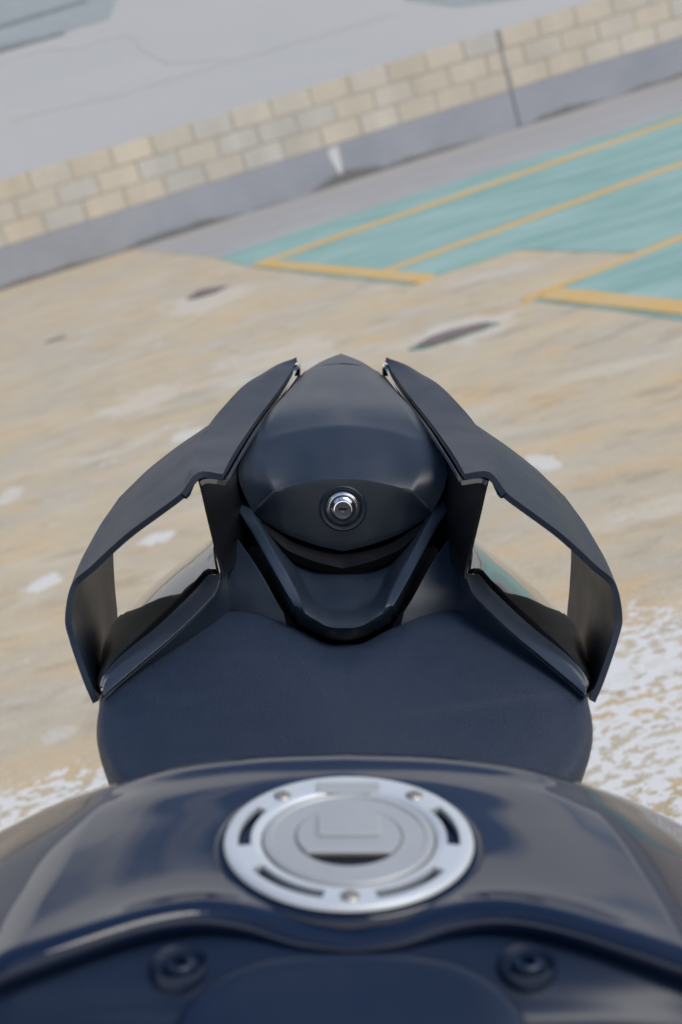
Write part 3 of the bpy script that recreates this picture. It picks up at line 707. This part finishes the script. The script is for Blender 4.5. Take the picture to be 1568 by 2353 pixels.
for i in range(len(RAD)-1):
    for k in range(NA):
        a = (k+.5)*360/NA
        if i == 2 and inslot(a): continue
        f = bm.faces.new((V[i][k], V[i+1][k], V[i+1][(k+1) % NA], V[i][(k+1) % NA]))
orient(bm, Vector((0, 0, 1)))
for f in bm.faces: f.smooth = True
me = bpy.data.meshes.new('cap_ring'); bm.to_mesh(me); bm.free(); o = link('cap_ring', me, M_RING, cap)
sm_ = o.modifiers.new('thickness', 'SOLIDIFY'); sm_.thickness = .0035; sm_.offset = -1
bv = o.modifiers.new('edge', 'BEVEL'); bv.width = .0007; bv.segments = 3; bv.limit_method = 'ANGLE'; bv.angle_limit = R(50); bv.harden_normals = True
lid = finish(lathe_bm([(.0412, -.002), (.0412, .0046), (.0402, .0056), (.0372, .0058), (.0364, .0050), (.0358, .0050), (.0270, .0052), (.0262, .0052), (.0256, .0040), (.0252, .0040)], 96, o=cc, ax=tilt, caps=False), 'cap_lid', M_LID, cap, sharp=40)
finish(lathe_bm([(.0258, .0030), (.0257, .0034), (.0004, .0034)], 64, o=cc, ax=tilt), 'keyhole_well', M_BLACK, lid)
# key flap: shape cut flat at the near side
pts = []
for k in range(61):
    a = R(-38+k*(256/60)); pts.append((.0250*math.cos(a), .0250*math.sin(a)))
bm = bmesh.new(); top = [bm.verts.new(cp(x, y, .0062)) for x, y in pts]; bot = [bm.verts.new(cp(x, y, .0035)) for x, y in pts]
bm.faces.new(top); bm.faces.new(bot)
for k in range(len(pts)): bm.faces.new((top[k], top[(k+1) % len(pts)], bot[(k+1) % len(pts)], bot[k]))
fl = finish(bm, 'key_flap', M_LID, lid, smooth=False); bv = fl.modifiers.new('edge', 'BEVEL'); bv.width = .0006; bv.segments = 2; bv.limit_method = 'ANGLE'
# hinge tab
bm = box_bm((0, 0, 0), (.030, .019, .0022)); 
for v in bm.verts: v.co = cp(v.co.x, v.co.y+.0085-.001, v.co.z+.0066)
tb = finish(bm, 'flap_tab', M_LID, fl, smooth=False); bv = tb.modifiers.new('edge', 'BEVEL'); bv.width = .0006; bv.segments = 2
bm = box_bm((0, 0, 0), (.0330, .0100, .0046))
for v in bm.verts: v.co = cp(v.co.x, v.co.y+.0462, v.co.z+.0038)
hg = finish(bm, 'lid_hinge', M_LID, lid, smooth=False); bv = hg.modifiers.new('edge', 'BEVEL'); bv.width = .0012; bv.segments = 3
for a in (131, 49, 270):
    c = cp(.0508*math.cos(R(a)), .0508*math.sin(R(a)), .0052)
    finish(lathe_bm([(.0044, -.001), (.0044, .0004), (.0038, .0008), (.0034, .0002), (.0030, .0014), (.0018, .0018), (.0013, .0004), (.0002, .0004)], 32, o=c, ax=tilt), 'cap_screw', M_STEEL, cap, sharp=50)

# ---- running gear below (hidden from the rider's eye, there for views from the side)
def wheel(y, r, w_):
    ww = bpy.data.objects.new('wheel', None); COL.objects.link(ww); ww.parent = bike
    ax = Matrix.Rotation(R(90), 3, 'Y'); c = Vector((0, y, r))
    ri_ = r-.10
    finish(lathe_bm([(ri_, -w_*.36), (ri_+.03, -w_*.5), (r-.03, -w_*.42), (r-.006, -w_*.2), (r, 0), (r-.006, w_*.2), (r-.03, w_*.42), (ri_+.03, w_*.5), (ri_, w_*.36)], 64, o=c, ax=ax, caps=False), 'tyre', M_RUBBER, ww)
    bm = lathe_bm([(ri_+.004, -w_*.36), (ri_-.02, -w_*.3), (ri_-.02, w_*.3), (ri_+.004, w_*.36)], 64, o=c, ax=ax, caps=False)
    for k in range(5):
        a = 2*math.pi*k/5; tube_bm([c, c+Vector((0, math.cos(a), math.sin(a)))*(ri_-.01)], .016, 8, bm)
    lathe_bm([(.03, -.06), (.03, .06)], 24, bm, c, ax); finish(bm, 'rim', M_METALG, ww)
wheel(1.22, .30, .14)
bm = tube_bm([Vector((-.10, .72, .42)), Vector((-.10, 1.24, .30))], .022); tube_bm([Vector((.10, .72, .42)), Vector((.10, 1.24, .30))], .022, bm=bm); finish(bm, 'swingarm', M_METALG, bike)
bm = box_bm((0, .42, .46), (.26, .40, .34)); o = finish(bm, 'engine', M_METALG, bike); bv = o.modifiers.new('edge', 'BEVEL'); bv.width = .04; bv.segments = 3
bm = tube_bm([Vector((.09, .30, .74)), Vector((.10, .70, .68)), Vector((.07, 1.25, .84))], .014)
tube_bm([Vector((-.09, .30, .74)), Vector((-.10, .70, .68)), Vector((-.07, 1.25, .84))], .014, bm=bm)
tube_bm([Vector((.09, .30, .74)), Vector((.10, .66, .30))], .018, bm=bm); tube_bm([Vector((-.09, .30, .74)), Vector((-.10, .66, .30))], .018, bm=bm)
finish(bm, 'frame', M_METALG, bike)
bm = tube_bm([Vector((.10, .60, .34)), Vector((.16, .66, .20)), Vector((.26, .70, .07))], .012); finish(bm, 'side_stand', M_METALG, bike)

# ---- floor drains and gratings
def drain(uv, label, teal=True):
    P = [gnd(u, v) for u, v in uv]; c = sum(P, Vector())/len(P)
    r_ = bpy.data.objects.new('floor_drain', None); COL.objects.link(r_); r_.location = c; tag(r_, label, 'drain', 'drains set in the concrete floor')
    def slab(k, z, name, m):
        bm = bmesh.new(); t = [bm.verts.new(Vector(((p.x-c.x)*k, (p.y-c.y)*k, z))) for p in P]; b_ = [bm.verts.new(Vector(((p.x-c.x)*k, (p.y-c.y)*k, .0))) for p in P]
        bm.faces.new(t)
        for i in range(len(P)): bm.faces.new((t[i], t[(i+1) % len(P)], b_[(i+1) % len(P)], b_[i]))
        return finish(bm, name, m, r_, smooth=False)
    slab(1.0, .006, 'frame', M_TEALD if teal else M_RUST)
    slab(.80 if teal else .93, .012, 'grate', M_RUST)
M_TEALD = mat('teal_dark_paint', (.15, .24, .20), .6, vary=(20, .4)); M_RUST = mat('rusty_iron', (.17, .12, .115), .7, vary=(30, .4), bump=(80, .6, .004))
drain([(938, 806), (985, 778), (1035, 762), (1120, 742), (1150, 744), (1112, 758), (1050, 779), (985, 801)], 'long rusty floor drain with a teal painted edge, right behind the tail')
flat('floor_crack', G((103, 785), (125, 777), (152, 771), (148, 776), (128, 782), (108, 788)), mat('crack_dirt', (.16, .13, .11), .9), .002)
drain([(430, 689), (458, 669), (522, 659), (500, 672), (460, 684)], 'short rusty floor drain near the left foot of the block wall', False)
